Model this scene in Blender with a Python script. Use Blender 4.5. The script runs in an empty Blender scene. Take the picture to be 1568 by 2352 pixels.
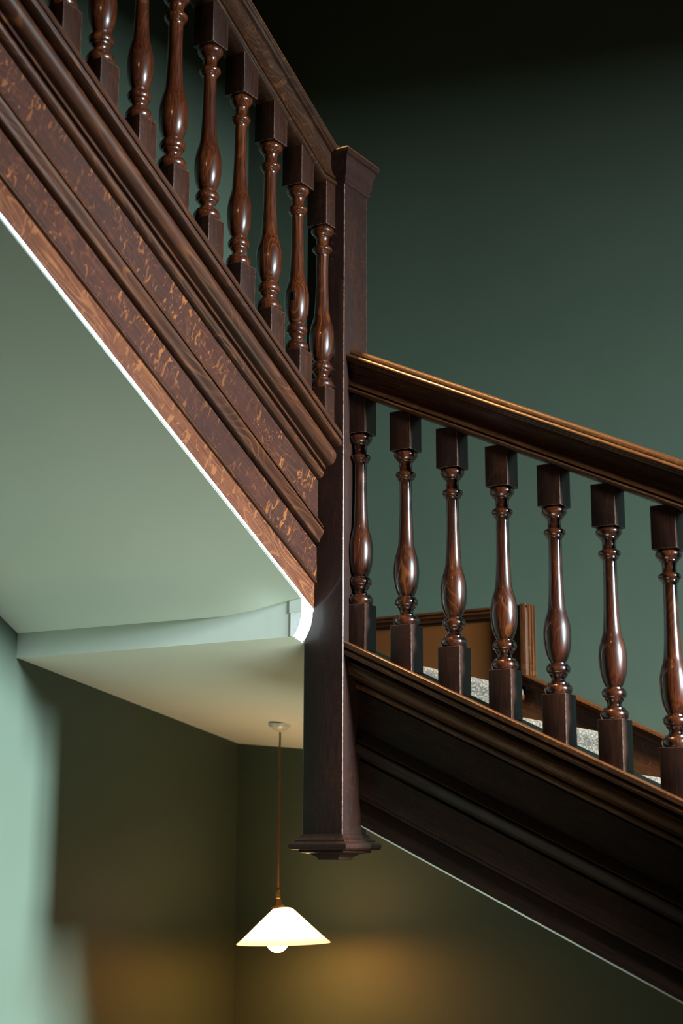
import bpy, bmesh, math, random
from mathutils import Vector, Matrix, noise as mnoise
S = 1.25                      # plan units to metres
SC = bpy.context.scene
COL = SC.collection
R = math.radians
random.seed(4)

# ------------------------------------------------------------------ camera
F_PX = 3650.7
CAM = Vector((1.98108669, -3.24272964, 0.0))
TH, RO, AZ = .21677, .003608, .549657
def _cam(r, fw, u):
    x = r; y = -(u*math.cos(TH)-fw*math.sin(TH)); z = fw*math.cos(TH)+u*math.sin(TH)
    c, s = math.cos(RO), math.sin(RO)
    return Vector((c*x-s*y, s*x+c*y, z))
XD, YD, UD = _cam(math.cos(AZ), -math.sin(AZ), 0), _cam(math.sin(AZ), math.cos(AZ), 0), _cam(0, 0, 1)
M3 = Matrix((XD, YD, UD))
right, down, fwd = M3.col[0], M3.col[1], M3.col[2]
cd = bpy.data.cameras.new('camera')
cam = bpy.data.objects.new('camera', cd); COL.objects.link(cam)
rot = Matrix((right, -down, -fwd)).transposed()
cam.matrix_world = Matrix.Translation(CAM*S) @ rot.to_4x4()
cd.sensor_fit = 'VERTICAL'; cd.sensor_height = 36.0
cd.lens = F_PX/2352*36
cd.clip_start = .05
cd.dof.use_dof = True; cd.dof.focus_distance = 3.95*S; cd.dof.aperture_fstop = 2.4
SC.camera = cam

# ------------------------------------------------------------------ world, lights, exposure
w = bpy.data.worlds.new('world'); SC.world = w; w.use_nodes = True
w.node_tree.nodes['Background'].inputs[0].default_value = (.55, .72, .85, 1)
w.node_tree.nodes['Background'].inputs[1].default_value = .008
def area(name, loc, target, sx, sy, power, col, spread=180):
    l = bpy.data.lights.new(name, 'AREA'); l.shape = 'RECTANGLE'; l.size = sx*S; l.size_y = sy*S
    l.energy = power; l.color = col; l.spread = R(spread)
    o = bpy.data.objects.new(name, l); COL.objects.link(o)
    loc = Vector(loc)*S; o.location = loc
    o.rotation_euler = (Vector(target)*S-loc).to_track_quat('-Z', 'Y').to_euler()
    return o
area('stair_window_daylight', (8.0, -.80, 2.52), (-1.0, .1, .5), 1.1, 2.3, 12000, (.76, .93, 1.0), 180)
area('floor_bounce_fill', (.50, -.32, -.75), (-.15, -.10, .6), .5, .5, 4.4, (.84, 1.0, .86), 92)  # added fill lamp standing in for daylight bounced off the floor
def spot(name, loc, target, ang, blend, power, col, rad):
    l = bpy.data.lights.new(name, 'SPOT'); l.energy = power; l.color = col
    l.spot_size = R(ang); l.spot_blend = blend; l.shadow_soft_size = rad
    o = bpy.data.objects.new(name, l); COL.objects.link(o)
    loc = Vector(loc)*S; o.location = loc
    o.rotation_euler = (Vector(target)*S-loc).to_track_quat('-Z', 'Y').to_euler()
    return o
def point(name, loc, power, col, rad):
    l = bpy.data.lights.new(name, 'POINT'); l.energy = power; l.color = col; l.shadow_soft_size = rad
    o = bpy.data.objects.new(name, l); COL.objects.link(o); o.location = Vector(loc)*S
    return o
point('hall_ceiling_lamp', (1.05, -2.85, 2.6), 20, (1.0, .62, .24), .045)
spot('upper_landing_lamp', (-.02, -.04, 3.1), (.30, -.20, .8), 54, .9, 1500, (1.0, .60, .22), .04)
vs = SC.view_settings
vs.view_transform = 'Standard'; vs.look = 'None'; vs.gamma = 1; vs.exposure = 0
vs.use_curve_mapping = False
SC.cycles.max_bounces = 8; SC.cycles.diffuse_bounces = 4; SC.cycles.glossy_bounces = 4
SC.cycles.sample_clamp_indirect = 4
SC.cycles.use_denoising = True

# ------------------------------------------------------------------ materials
def newmat(name):
    m = bpy.data.materials.new(name); m.use_nodes = True
    nt = m.node_tree; b = nt.nodes['Principled BSDF']
    return m, nt, b
def N(nt, t, **kw):
    n = nt.nodes.new(t)
    for k, v in kw.items():
        if hasattr(n, k): setattr(n, k, v)
        else: n.inputs[k].default_value = v
    return n
def ramp(nt, src, stops):
    r = N(nt, 'ShaderNodeValToRGB'); e = r.color_ramp.elements
    e[0].position, e[0].color = stops[0][0], stops[0][1]+(1,)
    e[1].position, e[1].color = stops[-1][0], stops[-1][1]+(1,)
    for p, c in stops[1:-1]:
        x = e.new(p); x.color = c+(1,)
    nt.links.new(src, r.inputs[0]); return r.outputs[0]
def mix(nt, fac, a, b, blend='MIX'):
    m = N(nt, 'ShaderNodeMix', data_type='RGBA', blend_type=blend)
    for s, v in ((0, fac), (6, a), (7, b)):
        if isinstance(v, (int, float)): m.inputs[s].default_value = v
        elif isinstance(v, tuple): m.inputs[s].default_value = v+(1,)
        else: nt.links.new(v, m.inputs[s])
    return m.outputs[2]
def wood(name, uv, dark, light, fleck, fleck_amt, loops, rough=.32, coat=.5, seed=0, wear=.0, fscale=1.0, spec=.2):
    """polished oak: coordinate x runs along the grain"""
    m, nt, b = newmat(name); L = nt.links.new
    if uv:
        tc = N(nt, 'ShaderNodeTexCoord'); src = tc.outputs['UV']
        mp0 = N(nt, 'ShaderNodeMapping'); L(src, mp0.inputs[0])
    else:
        tc = N(nt, 'ShaderNodeTexCoord'); mp0 = N(nt, 'ShaderNodeMapping')
        mp0.inputs['Rotation'].default_value = (0, R(90), 0); L(tc.outputs['Object'], mp0.inputs[0])
    oi = N(nt, 'ShaderNodeObjectInfo')
    ml = N(nt, 'ShaderNodeMath', operation='MULTIPLY'); ml.inputs[1].default_value = 7.3
    L(oi.outputs['Random'], ml.inputs[0])
    cb = N(nt, 'ShaderNodeCombineXYZ'); L(ml.outputs[0], cb.inputs[0]); L(ml.outputs[0], cb.inputs[2])
    ad = N(nt, 'ShaderNodeVectorMath', operation='ADD'); L(mp0.outputs[0], ad.inputs[0]); L(cb.outputs[0], ad.inputs[1])
    base = ad.outputs[0]
    def nz(sx, sy, sz, scale, detail=3, dist=0, rough_=.5):
        mp = N(nt, 'ShaderNodeMapping'); mp.inputs['Scale'].default_value = (sx, sy, sz)
        mp.inputs['Location'].default_value = (seed*1.7, seed*.9, seed*2.3)
        L(base, mp.inputs[0])
        n = N(nt, 'ShaderNodeTexNoise'); n.inputs['Scale'].default_value = scale
        n.inputs['Detail'].default_value = detail; n.inputs['Distortion'].default_value = dist
        n.inputs['Roughness'].default_value = rough_
        L(mp.outputs[0], n.inputs['Vector']); return n.outputs[0]
    fine = nz(1, 22, 22, 14, 4)
    broad = nz(1, 3, 3, 4, 3, .6)
    col = mix(nt, ramp(nt, fine, [(.35, (0, 0, 0)), (.68, (1, 1, 1))]), dark, light)
    col = mix(nt, ramp(nt, broad, [(.35, (0, 0, 0)), (.7, (.65, .65, .65))]), col, tuple(c*.55 for c in dark))
    # cathedral loops : contour lines of a smooth field
    fld = nz(1.0, 4.0, 4.0, 3.6, .5, .25)
    mu = N(nt, 'ShaderNodeMath', operation='MULTIPLY'); mu.inputs[1].default_value = 95; L(fld, mu.inputs[0])
    sn = N(nt, 'ShaderNodeMath', operation='SINE'); L(mu.outputs[0], sn.inputs[0])
    lp = ramp(nt, sn.outputs[0], [(.55, (0, 0, 0)), (.97, (1, 1, 1))])
    mskl = ramp(nt, nz(1, 2, 2, 5, 1), [(.40, (0, 0, 0)), (.62, (1, 1, 1))])
    lpm = mix(nt, 1.0, lp, mskl, 'MULTIPLY')
    lf = N(nt, 'ShaderNodeMath', operation='MULTIPLY'); lf.inputs[1].default_value = loops
    L(lpm, lf.inputs[0])
    col = mix(nt, lf.outputs[0], col, fleck)
    # medullary ray flecks : short wavy streaks lying across the grain
    if fleck_amt > 0:
        fl = nz(2.6, .85, .85, 30*fscale, 1.8, 1.1, .5)
        blob = ramp(nt, fl, [(.610, (0, 0, 0)), (.645, (1, 1, 1))])
        fl2 = nz(2.4, .75, .75, 22*fscale, 1.3, 1.3, .5)
        line = ramp(nt, fl2, [(.580, (0, 0, 0)), (.593, (.75, .75, .75)), (.606, (0, 0, 0))])
        flr = mix(nt, 1.0, blob, line, 'LIGHTEN')
        fm = ramp(nt, nz(1.0, 1.8, 1.8, 4.5, 2), [(.36, (.12, .12, .12)), (.58, (1, 1, 1))])
        fx = mix(nt, 1.0, flr, fm, 'MULTIPLY')
        ff = N(nt, 'ShaderNodeMath', operation='MULTIPLY'); ff.inputs[1].default_value = fleck_amt
        L(fx, ff.inputs[0])
        col = mix(nt, ff.outputs[0], col, fleck)
    if wear > 0:
        ge = N(nt, 'ShaderNodeNewGeometry')
        pr = ramp(nt, ge.outputs['Pointiness'], [(.52, (0, 0, 0)), (.60, (1, 1, 1))])
        wf = N(nt, 'ShaderNodeMath', operation='MULTIPLY'); wf.inputs[1].default_value = wear
        L(pr, wf.inputs[0]); col = mix(nt, wf.outputs[0], col, (.34, .16, .06))
    L(col, b.inputs['Base Color'])
    rr = N(nt, 'ShaderNodeMapRange'); rr.inputs[3].default_value = rough-.06; rr.inputs[4].default_value = rough+.14
    L(broad, rr.inputs[0]); L(rr.outputs[0], b.inputs['Roughness'])
    b.inputs['Coat Weight'].default_value = coat; b.inputs['Coat Roughness'].default_value = .10
    b.inputs['Specular IOR Level'].default_value = spec
    bp = N(nt, 'ShaderNodeBump'); bp.inputs['Strength'].default_value = .10; bp.inputs['Distance'].default_value = .002
    L(fine, bp.inputs['Height']); L(bp.outputs[0], b.inputs['Normal'])
    return m
W_STR = wood('oak_string', True, (0.0215, 0.0067, 0.0047), (0.0430, 0.0133, 0.0069), (0.2000, 0.0620, 0.0140), .62, .10, rough=.42, coat=.10)
W_STR2 = wood('oak_string_foot', True, (0.0500, 0.0160, 0.0090), (0.1100, 0.0380, 0.0180), (0.2600, 0.1000, 0.0350), .30, .30, rough=.38, coat=.10, seed=5, fscale=.8)
W_MLD = wood('oak_moulding', True, (0.0241, 0.0069, 0.0030), (0.0516, 0.0159, 0.0056), (0.1500, 0.0460, 0.0100), .0, .34, rough=.40, coat=.10, seed=2)
W_RAIL = wood('oak_rail', True, (0.0260, 0.0080, 0.0035), (0.0850, 0.0300, 0.0100), (0.2000, 0.0800, 0.0200), .15, .12, rough=.33, coat=.10, seed=3)
W_URAIL = wood('oak_upper_rail', True, (.013, .0045, .0025), (.040, .0135, .005), (.16, .06, .015), .2, .10, rough=.36, coat=.10, seed=9)
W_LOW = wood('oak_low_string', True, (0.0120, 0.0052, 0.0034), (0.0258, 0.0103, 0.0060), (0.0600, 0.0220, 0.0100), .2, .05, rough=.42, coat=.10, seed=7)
W_BAL = wood('oak_turned', False, (0.0172, 0.0036, 0.0017), (0.0671, 0.0151, 0.0043), (0.2000, 0.0600, 0.0120), .0, .22, rough=.26, coat=.7, seed=1)
W_BLK = wood('oak_block', False, (0.0120, 0.0034, 0.0019), (0.0301, 0.0095, 0.0043), (0.0800, 0.0280, 0.0090), .12, .08, rough=.40, coat=.10, seed=4)
W_POST = wood('oak_post', False, (0.0103, 0.0034, 0.0026), (0.0241, 0.0082, 0.0043), (0.0700, 0.0240, 0.0090), .10, .06, rough=.42, coat=.10, seed=6)
W_SKT = wood('oak_skirting', True, (0.0260, 0.0072, 0.0015), (0.0750, 0.0210, 0.0040), (0.1100, 0.0360, 0.0070), .45, .15, rough=.4, coat=.10, seed=8)

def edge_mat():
    m, nt, b = newmat('worn_highlight_arris'); L = nt.links.new  # worn edges; the paler colour also paints in the highlight along them
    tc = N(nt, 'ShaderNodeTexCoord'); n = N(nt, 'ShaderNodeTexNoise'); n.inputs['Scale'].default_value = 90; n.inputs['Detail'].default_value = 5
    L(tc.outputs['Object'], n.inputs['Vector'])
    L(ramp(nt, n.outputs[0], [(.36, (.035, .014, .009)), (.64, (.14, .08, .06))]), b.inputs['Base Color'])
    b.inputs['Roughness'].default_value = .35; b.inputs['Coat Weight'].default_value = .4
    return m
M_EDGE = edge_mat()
def paint(name, c1, c2, bump=.12, rough=.6):
    m, nt, b = newmat(name); L = nt.links.new
    tc = N(nt, 'ShaderNodeTexCoord')
    n = N(nt, 'ShaderNodeTexNoise'); n.inputs['Scale'].default_value = 1.6; n.inputs['Detail'].default_value = 5
    L(tc.outputs['Object'], n.inputs['Vector'])
    L(ramp(nt, n.outputs[0], [(.3, c1), (.7, c2)]), b.inputs['Base Color'])
    n2 = N(nt, 'ShaderNodeTexNoise'); n2.inputs['Scale'].default_value = 9; n2.inputs['Detail'].default_value = 6
    L(tc.outputs['Object'], n2.inputs['Vector'])
    bp = N(nt, 'ShaderNodeBump'); bp.inputs['Strength'].default_value = bump; bp.inputs['Distance'].default_value = .006
    L(n2.outputs[0], bp.inputs['Height']); L(bp.outputs[0], b.inputs['Normal'])
    b.inputs['Roughness'].default_value = rough
    return m
P_WALL = paint('green_wall_paint', (.045, .065, .0430), (.052, .074, .0505))
P_SOF = paint('pale_soffit_paint', (.66, .70, .60), (.71, .74, .64), .08, .7)
P_DARK = paint('dark_hall_wall', (.030, .030, .022), (.040, .038, .028))
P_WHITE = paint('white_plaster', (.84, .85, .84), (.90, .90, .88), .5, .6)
P_FLOOR = wood('floor_boards', True, (.03, .018, .010), (.05, .03, .018), (.06, .035, .02), 0, .05)
def simple(name, col, rough=.5, metal=0, coat=0):
    m, nt, b = newmat(name)
    tc = N(nt, 'ShaderNodeTexCoord'); n = N(nt, 'ShaderNodeTexNoise'); n.inputs['Scale'].default_value = 40
    nt.links.new(tc.outputs['Object'], n.inputs['Vector'])
    nt.links.new(ramp(nt, n.outputs[0], [(.3, tuple(c*.88 for c in col)), (.7, tuple(min(1, c*1.1) for c in col))]), b.inputs['Base Color'])
    b.inputs['Roughness'].default_value = rough; b.inputs['Metallic'].default_value = metal
    b.inputs['Coat Weight'].default_value = coat
    return m
def carpet_mat():
    m, nt, b = newmat('beige_carpet'); L = nt.links.new
    tc = N(nt, 'ShaderNodeTexCoord')
    v = N(nt, 'ShaderNodeTexVoronoi'); v.inputs['Scale'].default_value = 95
    mp = N(nt, 'ShaderNodeMapping'); mp.inputs['Scale'].default_value = (1, .62, 1)
    L(tc.outputs['Object'], mp.inputs[0]); L(mp.outputs[0], v.inputs['Vector'])
    n = N(nt, 'ShaderNodeTexNoise'); n.inputs['Scale'].default_value = 60; n.inputs['Detail'].default_value = 4
    L(tc.outputs['Object'], n.inputs['Vector'])
    c = ramp(nt, v.outputs['Distance'], [(.1, (.17, .122, .072)), (.55, (.028, .020, .012))])
    c = mix(nt, ramp(nt, n.outputs[0], [(.4, (0, 0, 0)), (.65, (.7, .7, .7))]), c, (.07, .06, .05))
    L(c, b.inputs['Base Color']); b.inputs['Roughness'].default_value = .95
    bp = N(nt, 'ShaderNodeBump'); bp.inputs['Strength'].default_value = .8; bp.inputs['Distance'].default_value = .004; bp.invert = True
    L(v.outputs['Distance'], bp.inputs['Height']); L(bp.outputs[0], b.inputs['Normal'])
    return m
M_CARPET = carpet_mat()
def glow(name, col, strength, base=(.9, .85, .75)):
    m, nt, b = newmat(name)
    b.inputs['Base Color'].default_value = base+(1,)
    b.inputs['Emission Color'].default_value = col+(1,)
    b.inputs['Emission Strength'].default_value = strength
    b.inputs['Roughness'].default_value = .3
    return m
M_BULB = glow('lit_bulb_glass', (1.0, .38, .07), 135)
M_SHADE = glow('lit_opal_glass_shade', (1.0, .58, .25), 6)
_nt = M_SHADE.node_tree; _tc = _nt.nodes.new('ShaderNodeTexCoord'); _sx = _nt.nodes.new('ShaderNodeSeparateXYZ')
_mr = _nt.nodes.new('ShaderNodeMapRange'); _mr.interpolation_type = 'SMOOTHSTEP'
_nt.links.new(_tc.outputs['Generated'], _sx.inputs[0]); _nt.links.new(_sx.outputs[2], _mr.inputs[0])
_mr.inputs[3].default_value = 1.8; _mr.inputs[4].default_value = 23
_nt.links.new(_mr.outputs[0], _nt.nodes['Principled BSDF'].inputs['Emission Strength'])
M_CORD = simple('brown_flex', (.17, .05, .018), .8)
M_BRASS = simple('old_brass', (.30, .16, .06), .35, .8)
M_ROSE = simple('cream_rose', (.62, .62, .52), .35, 0, .3)
M_SCAR = simple('dark_knot', (.006, .004, .003), 1.0)
M_SCAR.node_tree.nodes['Principled BSDF'].inputs['Specular IOR Level'].default_value = .05

# ------------------------------------------------------------------ mesh helpers
def prop(o, label=None, cat=None, group=None, kind=None, **_k):
    for k, v in (('label', label), ('category', cat), ('group', group), ('kind', kind)):
        if v: o[k] = v
    return o
def link(name, me, mat, parent=None, smooth=35, loc=None):
    if mat: me.materials.append(mat)
    for p in me.polygons: p.use_smooth = True
    me.set_sharp_from_angle(angle=R(smooth))
    o = bpy.data.objects.new(name, me); COL.objects.link(o)
    if loc is not None: o.location = Vector(loc)*S
    if parent: o.parent = parent
    return o
def from_bm(name, bm, mat, parent=None, smooth=35, loc=None):
    bmesh.ops.recalc_face_normals(bm, faces=bm.faces)
    me = bpy.data.meshes.new(name); bm.to_mesh(me); bm.free()
    return link(name, me, mat, parent, smooth, loc)
def empty(name, loc, **kw):
    o = bpy.data.objects.new(name, None); COL.objects.link(o); o.location = Vector(loc)*S
    o.empty_display_size = .1
    return prop(o, **kw)
def sweep(name, prof, stations, f, mat, parent=None, origin=(0, 0, 0), smooth=35, uoff=0, m=0):
    """prof: closed loop of (o,z); f(s,o,z)->xyz in plan units; uv = (length, girth)"""
    bm = bmesh.new(); uvl = bm.loops.layers.uv.new('UVMap')
    org = Vector(origin); n = len(prof)
    g = [0]
    for i in range(n):
        a, b = prof[i], prof[(i+1) % n]
        g.append(g[-1]+math.hypot(a[0]-b[0], a[1]-b[1]))
    rows = []
    for s in stations:
        rows.append([bm.verts.new((Vector(f(s, o, z))-org)*S) for o, z in prof])
    for k in range(len(stations)-1):
        for i in range(n):
            j = (i+1) % n
            fc = bm.faces.new((rows[k][i], rows[k][j], rows[k+1][j], rows[k+1][i]))
            q = math.sqrt(1+m*m); zi, zj = prof[i][1]*m/q+uoff, prof[j][1]*m/q+uoff   # grain follows the pitch
            us = (stations[k]*q+zi, stations[k]*q+zj, stations[k+1]*q+zj, stations[k+1]*q+zi)
            vs_ = (g[i], g[i+1], g[i+1], g[i])
            for lp, u, v in zip(fc.loops, us, vs_): lp[uvl].uv = (u, v)
    for r_ in (rows[0], rows[-1]):
        fc = bm.faces.new(r_)
        for lp, (o, z) in zip(fc.loops, prof): lp[uvl].uv = (o+uoff, z)
    o = from_bm(name, bm, mat, parent, smooth, None)
    if parent is None: o.location = org*S
    return o
def arc(cx, cz, r, a0, a1, n, rz=None):
    rz = rz or r
    return [(cx+r*math.cos(R(a0+(a1-a0)*i/n)), cz+rz*math.sin(R(a0+(a1-a0)*i/n))) for i in range(n+1)]
def boxbm(bm, x0, x1, y0, y1, z0, z1, bev=0, seg=2, emat=-1):
    b2 = bmesh.new() if bev else bm
    v = [b2.verts.new(Vector(p)*S) for p in ((x0, y0, z0), (x1, y0, z0), (x1, y1, z0), (x0, y1, z0), (x0, y0, z1), (x1, y0, z1), (x1, y1, z1), (x0, y1, z1))]
    for q in ((0, 3, 2, 1), (4, 5, 6, 7), (0, 1, 5, 4), (1, 2, 6, 5), (2, 3, 7, 6), (3, 0, 4, 7)):
        b2.faces.new([v[i] for i in q])
    if bev:
        bmesh.ops.bevel(b2, geom=b2.edges[:], offset=bev*S, segments=seg, affect='EDGES', profile=.6, material=emat)
        me = bpy.data.meshes.new('t'); b2.to_mesh(me); b2.free(); bm.from_mesh(me); bpy.data.meshes.remove(me)
def box(name, x0, x1, y0, y1, z0, z1, mat, parent=None, bev=0, loc=None, edge=None):
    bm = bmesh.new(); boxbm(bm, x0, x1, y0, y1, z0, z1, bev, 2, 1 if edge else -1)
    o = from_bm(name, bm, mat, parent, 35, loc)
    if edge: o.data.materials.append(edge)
    return o
def prism(name, poly, z0, z1, mat, parent=None, bev=0):
    bm = bmesh.new()
    a = [bm.verts.new(Vector((x, y, z0))*S) for x, y in poly]; b = [bm.verts.new(Vector((x, y, z1))*S) for x, y in poly]
    bm.faces.new(a[::-1]); bm.faces.new(b)
    for i in range(len(poly)):
        j = (i+1) % len(poly); bm.faces.new((a[i], a[j], b[j], b[i]))
    if bev: bmesh.ops.bevel(bm, geom=[e for e in bm.edges if abs(e.verts[0].co.z-e.verts[1].co.z) < 1e-6 and e.verts[0].co.z > (z1-1e-5)*S], offset=bev*S, segments=4, affect='EDGES')
    return from_bm(name, bm, mat, parent)
def squarering(name, prof, hx0, hx1, hy0, hy1, mat, parent, cap=True):
    """moulding running round a square post: prof = [(out, z)] from top to bottom"""
    bm = bmesh.new(); rows = []
    for e, z in prof:
        rows.append([bm.verts.new(Vector(p)*S) for p in ((hx0-e, hy0-e, z), (hx1+e, hy0-e, z), (hx1+e, hy1+e, z), (hx0-e, hy1+e, z))])
    for k in range(len(rows)-1):
        for i in range(4):
            j = (i+1) % 4; bm.faces.new((rows[k][i], rows[k][j], rows[k+1][j], rows[k+1][i]))
    if cap: bm.faces.new(rows[0]); bm.faces.new(rows[-1])
    return from_bm(name, bm, mat, parent, 30)
def lathe(name, prof, mat, parent=None, seg=40, loc=None, cap=True, smooth=50):
    bm = bmesh.new(); rows = []
    for r, z in prof:
        rows.append([bm.verts.new(Vector((r*math.cos(2*math.pi*i/seg), r*math.sin(2*math.pi*i/seg), z))*S) for i in range(seg)])
    for k in range(len(rows)-1):
        for i in range(seg):
            j = (i+1) % seg; bm.faces.new((rows[k][i], rows[k][j], rows[k+1][j], rows[k+1][i]))
    if cap: bm.faces.new(rows[0]); bm.faces.new(rows[-1])
    return from_bm(name, bm, mat, parent, smooth, loc)

# ------------------------------------------------------------------ room
XW, YW = -1.003, .995          # left wall face, back wall face
XR, YF, ZF, ZC = 4.05, -4.6, -1.25, 3.3
def shell(name, *a, mat=P_WALL): return prop(box(name, *a, mat), kind='structure')
shell('wall_back', XW-.12, XR+.12, YW, YW+.12, ZF-.1, ZC+.1)
shell('wall_left', XW-.12, XW, YF, YW, ZF-.1, ZC+.1)
shell('wall_front', XW-.12, XR+.12, YF-.12, YF, ZF-.1, ZC+.1, mat=P_DARK)
WY0, WY1, WZ0, WZ1 = -1.15, .35, .30, 2.0
wr = bmesh.new()
for q in ((XR, XR+.12, YF, WY0, ZF, ZC), (XR, XR+.12, WY1, YW, ZF, ZC), (XR, XR+.12, WY0, WY1, ZF, WZ0), (XR, XR+.12, WY0, WY1, WZ1, ZC)):
    boxbm(wr, *q)
prop(from_bm('wall_right', wr, P_DARK), kind='structure')
win = empty('window_1', (XR+.06, (WY0+WY1)/2, WZ0), kind='structure')
M_FRAME = simple('white_window_frame', (.8, .8, .78), .4)
mg = newmat('window_glass')[0]; _nt = mg.node_tree
_t = _nt.nodes.new('ShaderNodeBsdfTransparent'); _g = _nt.nodes.new('ShaderNodeBsdfGlossy'); _g.inputs['Roughness'].default_value = .02
_m = _nt.nodes.new('ShaderNodeMixShader'); _m.inputs[0].default_value = .06
_nt.links.new(_t.outputs[0], _m.inputs[1]); _nt.links.new(_g.outputs[0], _m.inputs[2])
_nt.links.new(_m.outputs[0], _nt.nodes['Material Output'].inputs[0])
fr = bmesh.new()
wy, wz = WY1-WY0, WZ1-WZ0
for q in ((-.02, .03, -wy/2, wy/2, 0, .05), (-.02, .03, -wy/2, wy/2, wz-.05, wz), (-.02, .03, -wy/2, -wy/2+.05, .05, wz-.05), (-.02, .03, wy/2-.05, wy/2, .05, wz-.05), (-.015, .02, -.02, .02, .05, wz-.05)):
    boxbm(fr, *q)
from_bm('window_frame', fr, M_FRAME, win)
for a, b_ in ((-wy/2+.05, -.02), (.02, wy/2-.05)):
    box('pane', 0, .004, a, b_, .05, wz-.05, mg, win)
fl = bmesh.new(); uvf = fl.loops.layers.uv.new('UVMap')
boxbm(fl, XW-.12, XR+.12, YF-.12, YW+.12, ZF-.1, ZF)
for f_ in fl.faces:
    for lp in f_.loops: lp[uvf].uv = (lp.vert.co.x, lp.vert.co.y)
prop(from_bm('floor', fl, P_FLOOR), kind='structure')
shell('ceiling', XW-.12, XR+.12, YF-.12, YW+.12, ZC, ZC+.1, mat=P_DARK)

# ------------------------------------------------------------------ string mouldings
MU, ML = .545, .472
ZU, ZL = 1.038, .520           # line of the string cap's outer top edge at the newel
fU = lambda zc: (lambda s, o, z: (-o, -s, zc+MU*s+z))
fL = lambda zc: (lambda s, o, z: (s, o, zc-ML*s+z))
CAPP = ([(.106, .0), (.006, .0), (.0035, -.002), (.0035, -.0125), (.0055, -.0145), (.012, -.0150), (.012, -.0185), (.0065, -.0190), (.0055, -.021)] +
        arc(.013, -.0265, .0080, 150, 225, 5) + [(.0125, -.034), (.022, -.0345)] +
        arc(.0455, -.0558, .0242, 118, 250, 18) + [(.0440, -.0790), (.0520, -.0797), (.0522, -.0870), (.0620, -.0876), (.0620, -.0925), (.0580, -.0930)] +
        arc(.0700, -.0965, .0125, 160, 255, 8) + [(.0820, -.1095), (.082, -.1125), (.100, -.1125), (.106, -.10)])
BRDA = [(.080, -.112), (.074, -.114), (.074, -.206), (.080, -.208), (.100, -.208), (.100, -.112)]
MIDM = ([(.095, -.2060), (.0735, -.2065), (.0722, -.2080), (.0570, -.2320), (.0580, -.2335), (.0660, -.2340), (.0660, -.2385), (.0580, -.2390)] +
        arc(.0600, -.2430, .0042, 110, 200, 5) + [(.0565, -.2470), (.0600, -.2530), (.0650, -.2590), (.0672, -.2640), (.0672, -.2700), (.0700, -.2715), (.0840, -.2720), (.0840, -.2790), (.095, -.2790)])
BRDC = [(.084, -.279), (.0768, -.281), (.0764, -.3620), (.100, -.3620), (.100, -.279)]
BEAD = ([(.095, -.3620), (.0800, -.3620)] + arc(.0790, -.3665, .0042, 95, 260, 7) + [(.0835, -.3715), (.095, -.3715)])
BRDD = [(.084, -.3705), (.0826, -.3730), (.0832, -.4320), (.0845, -.4336), (.100, -.4336), (.100, -.3705)]
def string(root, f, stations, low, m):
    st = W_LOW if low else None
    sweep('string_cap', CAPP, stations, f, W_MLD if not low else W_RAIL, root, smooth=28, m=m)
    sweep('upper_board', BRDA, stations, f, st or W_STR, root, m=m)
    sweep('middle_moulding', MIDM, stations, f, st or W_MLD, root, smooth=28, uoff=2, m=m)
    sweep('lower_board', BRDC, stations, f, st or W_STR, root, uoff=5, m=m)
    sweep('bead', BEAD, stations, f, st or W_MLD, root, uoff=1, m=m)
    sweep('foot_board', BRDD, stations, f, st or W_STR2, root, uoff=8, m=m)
    return root
us = empty('stair_string', (0, 0, 0), label='broad moulded oak string with pale ray flecks, under the upper flight left of the newel', cat='stair string')
string(us, fU(ZU), [0, .4, .8, 1.25, 1.8, 2.3], False, MU)
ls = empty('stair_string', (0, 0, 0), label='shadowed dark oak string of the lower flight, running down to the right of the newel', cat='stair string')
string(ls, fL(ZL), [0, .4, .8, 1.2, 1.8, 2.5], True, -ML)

# ------------------------------------------------------------------ handrails
RP = [(.056, .0), (.040, -.001), (.031, -.005), (.0275, -.011), (.0272, -.0165), (.0315, -.0172), (.0315, -.0188), (.0220, -.0192), (.0175, -.0192)]
RP += arc(.0185, -.0275, .0085, 95, 262, 10) + [(.0195, -.0385), (.0270, -.0400), (.0272, -.0440)]
RP += [(.0300, -.0520), (.0325, -.0620), (.0330, -.0720), (.0310, -.0820), (.0275, -.0900), (.0235, -.0960), (.0225, -.1010), (.0290, -.1025), (.0290, -.1050)]
RP += arc(.0245, -.1110, .0050, 95, 265, 6) + [(.0300, -.1180)]
RAILP = RP + [(.112-o, z) for o, z in reversed(RP[1:])]
lr = empty('handrail', (0, .056, 1.15), label='worn oak handrail with a golden lit top edge, sloping down right from the newel', cat='handrail')
def rp_split(prof):
    pass
sweep('rail', RAILP, [0, .4, .8, 1.2, 1.8, 2.5], fL(1.2685), W_RAIL, lr, origin=(0, .056, 1.15), smooth=30, m=-ML)
ur = empty('handrail', (-.056, 0, 1.70), label='moulded oak handrail of the upper flight, kinked level where it meets the newel cap', cat='handrail')
KU = 1.34
def fUr(s, o, z):
    z = z*KU
    zt = 1.820
    # level easing next to the newel, mitred between bottom (s=.0635) and top (s=.009)
    t = min(1, max(0, -z/.155)); sk = .009+(.0635-.009)*t
    if s < 0: return (-o, s*0, zt+MU*sk+z - (MU*sk-MU*sk) )
    return (-o, -(sk+s), zt+MU*(sk+s)+z)
def fUr2(s, o, z):
    zz = z*KU; t = min(1, max(0, -zz/.155)); sk = .009+(.0635-.009)*t
    zk = 1.820+MU*sk+zz
    if s == -1: return (-o, 0.0, zk)
    return (-o, -(sk+s), zk+MU*s)
sweep('rail', RAILP, [-1, 0, .4, .8, 1.25, 1.8, 2.3], fUr2, W_URAIL, ur, m=MU, origin=(-.056, 0, 1.70), smooth=30)
for o_ in (lr, ur):
    for c in o_.children: c.location = Vector((0, 0, 0))

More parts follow.
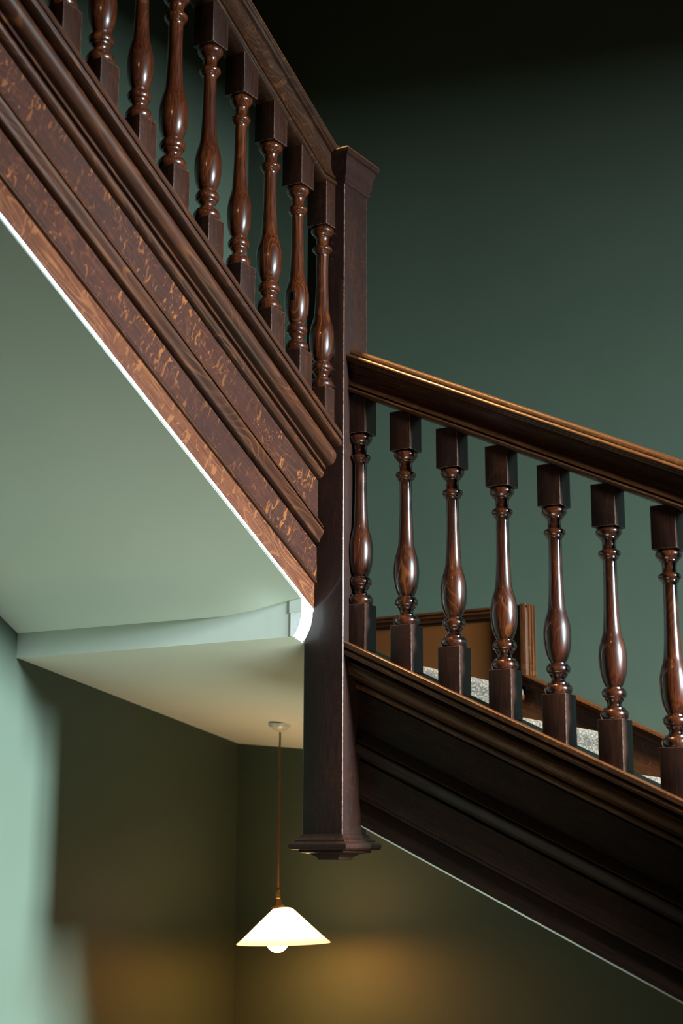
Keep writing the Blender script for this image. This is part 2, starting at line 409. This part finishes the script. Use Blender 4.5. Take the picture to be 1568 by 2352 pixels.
# ------------------------------------------------------------------ newel post
W = .112
nw = empty('newel_post', (-W/2, W/2, 0), label='tall square dark oak newel post with moulded cap and drop foot between the flights', cat='newel post')
def nbox():
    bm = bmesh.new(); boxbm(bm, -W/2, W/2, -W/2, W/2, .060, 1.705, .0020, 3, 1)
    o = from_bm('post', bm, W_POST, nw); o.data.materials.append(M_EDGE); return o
nbox()
ho = (-W/2, W/2, -W/2, W/2)
squarering('newel_cap', [(-.01, 1.7955), (.014, 1.7945), (.0210, 1.7915), (.0250, 1.7860), (.0250, 1.7790), (.0215, 1.7735), (.0170, 1.7715), (.0175, 1.7660), (.0160, 1.7600), (.0120, 1.7480), (.0100, 1.7330), (.0105, 1.7260), (.0060, 1.7180), (.0045, 1.7130), (.0062, 1.7100), (.0062, 1.7060), (.0040, 1.7020), (.0022, 1.7000), (0, 1.6985), (-.01, 1.6985)], *ho, W_POST, nw)
fo = (-W/2, W/2, -W/2, W/2+.006)
squarering('foot_moulding', [(-.01, .0640), (.0005, .0640), (.0022, .0625), (.0030, .0600), (.0050, .0560), (.0100, .0520), (.0128, .0505), (.0130, .0470), (.0150, .0465), (.0200, .0445), (.0232, .0410), (.0240, .0370), (.0232, .0325), (.0200, .0290), (.0150, .0275), (-.01, .0275)], *fo, W_POST, nw)
squarering('drop_boss', [(-.01, .0280), (.0055, .0275), (.0060, .0225), (.0040, .0215), (-.0060, .0205), (-.0120, .0190), (-.0180, .0160), (-.0230, .0130), (-.0260, .0110), (-.0265, .0100), (-.0265, .0060), (-.0285, .0050), (-.04, .0050)], *fo, W_POST, nw)

# ------------------------------------------------------------------ balusters
TL = .430      # turned length, heights below measured downwards from the top block
def Tz(z): return -( .801-z)/(.801-.3672)*TL
TURN = [(.0245, .7985), (.0285, .7965), (.0300, .7930), (.0298, .7890), (.0280, .7850), (.0250, .7812), (.0218, .7785), (.0214, .7782), (.0214, .7758), (.0190, .7750), (.0172, .7720), (.0162, .7640), (.0160, .7520),
        (.0185, .7495), (.0215, .7480), (.0245, .7460), (.0258, .7430), (.0258, .7400), (.0245, .7368), (.0220, .7345), (.0205, .7338), (.0205, .7300), (.0180, .7290), (.0163, .7270), (.0160, .7200),
        (.0158, .6900), (.0160, .6600), (.0165, .6350), (.0174, .6100), (.0188, .5850), (.0205, .5620), (.0230, .5520), (.0262, .5420), (.0290, .5310), (.0309, .5200), (.0318, .5080), (.0319, .4960), (.0313, .4830), (.0298, .4700), (.0272, .4590), (.0240, .4500), (.0205, .4430), (.0172, .4385),
        (.0175, .4372), (.0226, .4370), (.0229, .4345), (.0232, .4335), (.0262, .4320), (.0278, .4285), (.0282, .4240), (.0276, .4195), (.0255, .4160), (.0225, .4145), (.0222, .4120), (.0215, .4105), (.0185, .4075), (.0166, .4030), (.0164, .3990), (.0175, .3955), (.0200, .3935), (.0250, .3930), (.0252, .3900), (.0254, .3890), (.0285, .3875), (.0308, .3840), (.0318, .3795), (.0312, .3745), (.0290, .3700), (.0265, .3675)]
TURNZ = [(r*.985, Tz(z)) for r, z in TURN]
HB = .0287
def make_baluster(name, top, bot):
    r = empty(name, (0, 0, 0))
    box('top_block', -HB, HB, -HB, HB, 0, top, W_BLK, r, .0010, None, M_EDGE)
    lathe('turned_shaft', [(.020, .004)]+TURNZ+[(.02, -TL-.004)], W_BAL, r)
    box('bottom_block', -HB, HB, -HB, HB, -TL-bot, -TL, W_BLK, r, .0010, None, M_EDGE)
    return r
def dup(r, loc):
    c = r.copy(); COL.objects.link(c); c.location = Vector(loc)*S
    for ch in r.children:
        d = ch.copy(); COL.objects.link(d); d.parent = c
    return c
pu = make_baluster('baluster', .118, .112)
pl = make_baluster('baluster', .098, .118)
UB = [(-.925, 'upper-flight baluster second from the left edge of the photo, top cut off by the frame'),
      (-.7935, 'upper-flight baluster third from the left edge, dark vase and short lit base block'),
      (-.672, 'upper-flight baluster fourth from the left edge, fat golden-grained vase, top block out of frame'),
      (-.539, 'fifth upper-flight baluster from the left, thick shaft, its top block just inside the frame'),
      (-.412, 'slender upper-flight baluster with dark vase, fourth from the newel'),
      (-.284, 'reddish upper-flight baluster third from the newel'),
      (-.1605, 'upper-flight baluster with a dark knot scar on its vase, second from the newel'),
      (-.040, 'upper-flight baluster half let into the newel post, orange vase'),
      (-1.048, 'upper-flight baluster in the top left corner, only its base block in view')]
first = True
for yn, lab in UB:
    yc = yn+HB if yn != -.040 else -.0155
    loc = (-.056, yc, 1.561-MU*yn)
    if first: pu.location = Vector(loc)*S; o = pu; first = False
    else: o = dup(pu, loc)
    prop(o, lab, 'baluster', 'turned balusters of the upper flight')
    o.rotation_euler = (0, 0, R(random.uniform(-1.2, 1.2)))
    q = {-.7935: .94, -.672: 1.06, -.412: .92, -.1605: .96}.get(yn, 1.0)      # hand turned: some stouter, some slimmer
    for c in o.children:
        if c.name.startswith('turned'): c.scale = (q, q, 1)
    if 'knot' in lab:
        bm = bmesh.new(); bmesh.ops.create_icosphere(bm, subdivisions=3, radius=1)
        for v in bm.verts:
            q = mnoise.noise(v.co*3)*.25
            v.co = Vector((v.co.x*.0042*(1+q), v.co.y*.0046*(1+q), v.co.z*.0135*(1+q)))*S
        k = from_bm('knot_scar', bm, M_SCAR, o)
        a = R(-72); rr_ = .0292
        k.location = Vector((rr_*math.cos(a), rr_*math.sin(a), Tz(.5060)))*S; k.rotation_euler = (R(6), R(-9), a)
        k['label'] = 'dark knot scar'
LB = [(.1725, 'second lower-flight baluster right of the newel, looped grain on its vase'),
      (.300, 'third lower-flight baluster right of the newel, in front of the oak skirting'),
      (.4303, 'fourth lower-flight baluster from the newel, standing before the fluted skirting end'),
      (.562, 'fifth lower-flight baluster from the newel, just right of the fluted skirting end'),
      (.6935, 'lower-flight baluster second from the right edge of the photo'),
      (.8317, 'lower-flight baluster at the right edge of the photo, partly cut off'),
      (.0455, 'lower-flight baluster hard against the newel post, orange looped vase'),
      (.965, 'lower-flight baluster first past the right edge of the photo'),
      (1.097, 'lower-flight baluster second past the right edge of the photo')]
first = True
for xn, lab in LB:
    loc = (xn-HB if xn > .05 else .0155, .056, 1.0635-ML*xn)
    if first: pl.location = Vector(loc)*S; o = pl; first = False
    else: o = dup(pl, loc)
    prop(o, lab, 'baluster', 'turned balusters of the lower flight')
    o.rotation_euler = (0, 0, R(random.uniform(-1.2, 1.2)))

# ------------------------------------------------------------------ soffits and plaster
SY = -.05
def grid(name, fn, nu, nv, mat, thick=.02, **kw):
    bm = bmesh.new()
    top = [[bm.verts.new(Vector(fn(i/nu, j/nv))*S) for j in range(nv+1)] for i in range(nu+1)]
    up = [[bm.verts.new((Vector(fn(i/nu, j/nv))+Vector((0, 0, thick)))*S) for j in range(nv+1)] for i in range(nu+1)]
    for A in (top, up):
        for i in range(nu):
            for j in range(nv): bm.faces.new((A[i][j], A[i+1][j], A[i+1][j+1], A[i][j+1]))
    for i in range(nu):
        for j in (0, nv): bm.faces.new((top[i][j], top[i+1][j], up[i+1][j], up[i][j]))
    for j in range(nv):
        for i in (0, nu): bm.faces.new((top[i][j], top[i][j+1], up[i][j+1], up[i][j]))
    return prop(from_bm(name, bm, mat, None, 60), **kw)
XE = -.088
VS = [0, .02, .04, .06, .08, .10, .12, .14, .3, .7, 1.1, 1.6, 2.25]
US = [0, .2, .4, .6, .75, .85, .90, .925, .95, .97, .985, 1.0]
def up_z(u, d=0):      # d: distance back from the landing edge
    e = max(0, 1-d/.14); e = e*e*(3-2*e)
    t = max(0, (u-.74)/.26); e *= 1-t*t*(3-2*t)
    return .6026+.0205*u*(1-e)-.0081*u*e
def f_up(u, v):
    u = US[round(u*11)]; y = SY-VS[round(v*12)]; x = XW+(XE-XW)*u
    z = up_z(u, SY-y)+MU*(SY-y)
    return (x, y, z)
grid('ceiling_soffit', f_up, 11, 12, P_SOF, .02, kind='structure')
def f_ld(u, v):
    x = XW+(XE-.026-XW)*u; y = SY+.004+(YW-SY-.004)*v
    za = .5359-.003*u; zb = .3722-.099*(x-XW)
    e = v
    z = za+(zb-za)*e
    z += .010*math.sin(math.pi*v)*(1-u)*0
    # rounded, hand-floated arris beside the newel
    return (x, y, z)
grid('ceiling_landing', f_ld, 24, 24, P_SOF, .02, kind='structure')
# upright plaster face between both soffits, its return at the newel catching the daylight
bm = bmesh.new()
def fx(u, top):
    x = XW+(XE-XW)*u
    return Vector((x, SY, up_z(u)+.001 if top else (.5345-.003*u)))
n_ = 11
a = [[bm.verts.new((Vector((XW+(XE-.022-XW)*US[i], SY, up_z(US[i]*(XE-.022-XW)/(XE-XW))+.002 if t else (.5345-.003*US[i])))+Vector((0, d, 0)))*S) for i in range(n_+1)] for t in (0, 1) for d in (0, .03)]
for i in range(n_):
    bm.faces.new((a[0][i], a[0][i+1], a[2][i+1], a[2][i])); bm.faces.new((a[1][i], a[1][i+1], a[3][i+1], a[3][i]))
    bm.faces.new((a[0][i], a[0][i+1], a[1][i+1], a[1][i])); bm.faces.new((a[2][i], a[2][i+1], a[3][i+1], a[3][i]))
for i in (0, n_): bm.faces.new((a[0][i], a[1][i], a[3][i], a[2][i]))
prop(from_bm('trim_1', bm, P_SOF), kind='structure')
# plaster return
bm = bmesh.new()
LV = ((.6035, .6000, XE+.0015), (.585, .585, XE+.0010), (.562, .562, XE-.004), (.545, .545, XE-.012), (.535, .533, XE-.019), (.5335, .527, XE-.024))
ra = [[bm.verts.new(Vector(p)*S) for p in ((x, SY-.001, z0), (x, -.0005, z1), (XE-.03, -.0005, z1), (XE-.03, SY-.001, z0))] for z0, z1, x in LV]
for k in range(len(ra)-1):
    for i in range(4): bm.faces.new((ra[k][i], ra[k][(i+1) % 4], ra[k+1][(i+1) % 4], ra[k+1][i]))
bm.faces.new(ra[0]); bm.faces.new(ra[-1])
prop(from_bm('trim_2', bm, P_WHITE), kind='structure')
bm = bmesh.new()
ra = [[bm.verts.new(Vector(p)*S) for p in ((x, y0, z0), (x, -.0005, z1), (XE-.034, -.0005, z1), (XE-.034, y0, z0))] for z0, z1, x, y0 in ((.6235, .5965, XE+.001, SY-.0012), (.5900, .5850, XE+.0005, SY-.0012))]
for i in range(4): bm.faces.new((ra[0][i], ra[0][(i+1) % 4], ra[1][(i+1) % 4], ra[1][i]))
bm.faces.new(ra[0]); bm.faces.new(ra[-1])
prop(from_bm('trim_6', bm, P_SOF), kind='structure')
# thin white plaster edges under both strings
PE = [(.0848, -.4337), (.0848, -.4412), (.0895, -.4418), (.0895, -.4337)]
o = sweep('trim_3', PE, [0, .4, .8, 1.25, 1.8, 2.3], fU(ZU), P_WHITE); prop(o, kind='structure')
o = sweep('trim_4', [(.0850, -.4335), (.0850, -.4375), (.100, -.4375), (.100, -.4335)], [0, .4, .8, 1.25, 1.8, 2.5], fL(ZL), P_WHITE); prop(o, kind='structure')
# soffit of the lower flight and the upright face closing it under the winders
def f_lo(u, v):
    x = -.09+2.59*u; y = .102+(YW-.09)*v
    return (x, y, ZL-.4365-ML*x)
grid('ceiling_lower_soffit', f_lo, 8, 2, P_SOF, .02, kind='structure')
prop(box('trim_5', -.10, -.086, .115, YW, .12, .44, P_SOF), kind='structure')

# ------------------------------------------------------------------ steps, carpet
G, RI = .283, .1445
st = empty('stair_steps', (.03, .1, .0), label='polished oak treads and risers of the lower flight under the carpet', cat='steps')
for k in range(0, 9):
    xn, zn = .03+G*k, .492-RI*k
    x0 = xn-G-.02 if k else -.05
    pr = [(x0, zn-.024), (x0, zn-.010), (xn-.012, zn-.010)] + [(xn-.012+.012*math.cos(R(a_)), zn-.022+.012*math.sin(R(a_))) for a_ in range(75, -91, -15)] + [(xn-.020, zn-.036)]
    f = lambda s, o_, z_: (o_-.03, s-.1, z_)
    sweep('tread', pr, [.106, YW], f, W_SKT, st)
    sweep('scotia', [(xn-.036, zn-.034)]+[(xn-.016-.010*math.sin(R(q)), zn-.034-.016*(1-math.cos(R(q)))*1.0) for q in range(0, 91, 18)]+[(xn-.036, zn-.050)], [.106, YW], f, W_SKT, st)
    box('riser', xn-.034-.03, xn-.024-.03, 0.006, YW-.1, zn-RI-.01, zn-.034, W_SKT, st)
# runner
def carpet_line(x_from, levels):
    pts = []
    for (xn, zn, last) in levels:
        pts += [(xn-.006+.016*math.cos(R(a_)), zn-.014+.016*math.sin(R(a_))) for a_ in range(90, -46, -15)]
        pts += [(xn-.012, zn-.040), (xn-.016, zn-RI+.012), (xn-.012, zn-RI+.004)]
    return pts
lv = [(.03+G*k, .492-RI*k, 0) for k in range(0, 9)]
line = [(-.02, .494)]+carpet_line(0, lv)
low = [(x-.0, z-.0) for x, z in line]
pr = line+[(x-.010, z-.010) for x, z in reversed(line)]
rn = sweep('stair_carpet', pr, [.150, .930], lambda s, o_, z_: (o_, s, z_), M_CARPET, None, origin=(.03, .5, .49), smooth=60)
prop(rn, 'beige flecked wool carpet runner going down the lower flight behind the balusters', 'carpet')
# winders
PX, PY = .017, .112
def ray_to(ang, ymax):
    dx, dy = -math.sin(R(ang)), math.cos(R(ang)); return dx, dy
L1 = (-.505, .863); L2 = (-.863, .505)
ymx = YW-.06
e1 = (PX+L1[0]*(ymx-PY)/L1[1], ymx)
P2 = (-.06, .118); xm = XW+.02
e2 = (xm, P2[1]+L2[1]*(xm-P2[0])/L2[0])
wn = empty('winder_steps', (-.4, .5, .5), label='carpeted winder steps turning the corner behind the newel, one pale rounded nosing showing', cat='steps')
def wprism(name, poly, z0, z1, mat, bev):
    o = prism(name, [(x+.4, y-.5) for x, y in poly], z0-.5, z1-.5, mat, wn, bev); return o
wprism('tread', [(PX-.035, PY), e1, (xm, ymx), e2, (P2[0]-.03, P2[1])], .592, .636, M_CARPET, .012)
wprism('riser', [(PX-.045, PY+.004), (e1[0]-.014, ymx), (e1[0]-.03, ymx), (PX-.06, PY+.004)], .482, .594, M_CARPET, 0)
wprism('tread', [(P2[0]-.02, P2[1]), (e2[0], e2[1]), (xm, .0), (-.12, .0), (-.12, .118)], .737, .781, M_CARPET, .012)
wprism('riser', [(P2[0]-.03, P2[1]-.0), (e2[0], e2[1]-.015), (e2[0], e2[1]-.03), (P2[0]-.05, P2[1]-.01)], .634, .739, M_CARPET, 0)
wprism('tread', [(xm, ymx), (e1[0]-.03, ymx), (e1[0]+.3, ymx), (-.03, ymx), (-.03, PY+.03), (PX-.03, PY+.03)], .470, .482, M_CARPET, 0)
uf = empty('upper_steps', (-.5, -.1, .9), label='carpeted steps of the upper flight hidden behind the broad string', cat='steps')
for k in range(8):
    y1 = -.03-G*.94*k; zt_ = .925+RI*k
    box('tread', XW+.02+.5, -.11+.5, y1-G+.1, y1+.1, zt_-.03-.9, zt_-.9, M_CARPET, uf, .008)
    box('riser', XW+.02+.5, -.11+.5, y1-.03+.1, y1-.02+.1, zt_-RI-.9, zt_-.03-.9, M_CARPET, uf)

# ------------------------------------------------------------------ skirtings on the back wall
SKF = YW-.060
def skp(top, h):     # (depth from wall, z) closed profile
    return [(0, top), (.048, top), (.054, top-.003), (.056, top-.008), (.050, top-.012), (.050, top-.018), (.046, top-.021), (.040, top-.026), (.038, top-.031), (.030, top-.032), (.030, top-.036), (.028, top-.038), (.028, top-h), (0, top-h)]
sk = empty('skirting_board', (0, YW, .5), label='oak landing skirting with a moulded top and fluted end, on the green wall behind the balusters', cat='skirting board')
sweep('top_moulding', [(d, z) for d, z in skp(.7365, .040)], [XW+.02, .052], lambda s, o_, z_: (s - (0 if s < 0 else (.056-o_)*.15), -o_, z_-.5), W_SKT, sk)
box('panel', XW+.02, .030, -.028, 0, .470-.5, .6975-.5, W_SKT, sk, .001)
# fluted upright end facing the lower flight
fl_ = [(0, .030)]
for i, (d, x) in enumerate(((.0, .052), (.008, .0535), (.0085, .050), (.016, .050), (.0165, .054), (.026, .054), (.0265, .050), (.034, .050), (.0345, .053), (.044, .053), (.0445, .049), (.050, .0485), (.056, .046), (.058, .040), (.058, .030))):
    fl_.append((d, x))
sweep('end_moulding', fl_, [.5285-.5, .7100-.5, .7370-.5], lambda s, o_, z_: (z_, -o_, s-(0 if s < .23 else (.0)) ), W_SKT, sk)
sl = empty('skirting_board', (0, YW, .5), label='raking oak skirting with moulded top following the lower flight down the green wall', cat='skirting board')
def f_rk(s, o_, z_): return (s, -o_, z_-.5-ML*s)
sweep('top_moulding', skp(.552, .040), [.030, .5, 1.0, 1.8, 2.5], f_rk, W_SKT, sl)
sweep('panel', [(0, .512), (.028, .512), (.028, .25), (0, .25)], [.000, .5, 1.0, 1.8, 2.5], f_rk, W_SKT, sl, uoff=3)

# ------------------------------------------------------------------ pendant lamp
LX, LY = -.632, .680
lamp = empty('pendant_lamp', (LX, LY, .40), label='lit white glass coolie-shade pendant on a brown flex under the landing ceiling', cat='lamp')
ZR = .397
rose = lathe('ceiling_rose', [(.0345, .006), (.0345, -.003), (.033, -.006), (.026, -.012), (.016, -.019), (.009, -.022), (.006, -.024), (.005, -.026)], M_ROSE, lamp, 32)
rose.rotation_euler = (R(9.0), R(4.5), 0); rose.location = Vector((0, 0, ZR-.400))*S
def tube(name, pts, r, mat, parent, seg=10):
    bm = bmesh.new(); rows = []
    for x, y, z in pts:
        rows.append([bm.verts.new(Vector((x+r*math.cos(2*math.pi*i/seg), y+r*math.sin(2*math.pi*i/seg), z))*S) for i in range(seg)])
    for k in range(len(rows)-1):
        for i in range(seg): bm.faces.new((rows[k][i], rows[k][(i+1) % seg], rows[k+1][(i+1) % seg], rows[k+1][i]))
    bm.faces.new(rows[0]); bm.faces.new(rows[-1])
    return from_bm(name, bm, mat, parent, 60)
tube('flex', [(.0012*math.sin(i*1.1)*(i < 12), .0008*math.cos(i*1.7)*(i < 12), ZR-.400-.022-i*(.453/24)) for i in range(25)], .0028, M_CORD, lamp)
zt = -.0865-.400
lathe('lamp_holder', [(.003, zt+.008), (.0062, zt+.0075), (.0066, zt+.004), (.0050, zt+.003), (.0066, zt), (.0075, zt-.006), (.0072, zt-.010), (.0078, zt-.0105), (.0080, zt-.016), (.0070, zt-.017), (.0095, zt-.022), (.0115, zt-.026), (.0120, zt-.030), (.0175, zt-.036), (.0190, zt-.041), (.0190, zt-.046), (.005, zt-.046)], M_BRASS, lamp, 24)
zs0 = -.130-.400
shp = [(.014, zs0+.001), (.022, zs0), (.0275, zs0-.0025), (.0345, zs0-.0085), (.060, zs0-.0315), (.090, zs0-.0590), (.115, zs0-.0815), (.1335, zs0-.0965), (.1345, zs0-.0985), (.1330, zs0-.0990),
       (.113, zs0-.0840), (.088, zs0-.0620), (.058, zs0-.0345), (.032, zs0-.0110), (.026, zs0-.0055), (.014, zs0-.0030)]
sh = lathe('lamp_shade', shp+[shp[0]], M_SHADE, lamp, 64, cap=False)
sh.rotation_euler = (R(.6), R(-1.5), 0)
bm = bmesh.new(); bmesh.ops.create_uvsphere(bm, u_segments=32, v_segments=20, radius=.0325*S)
for v in bm.verts:
    if v.co.z > .018*S: v.co.x *= .8; v.co.y *= .8; v.co.z *= 1.35
b_ = from_bm('bulb', bm, M_BULB, lamp, 80); b_.location = Vector((0, 0, -.2205-.400))*S
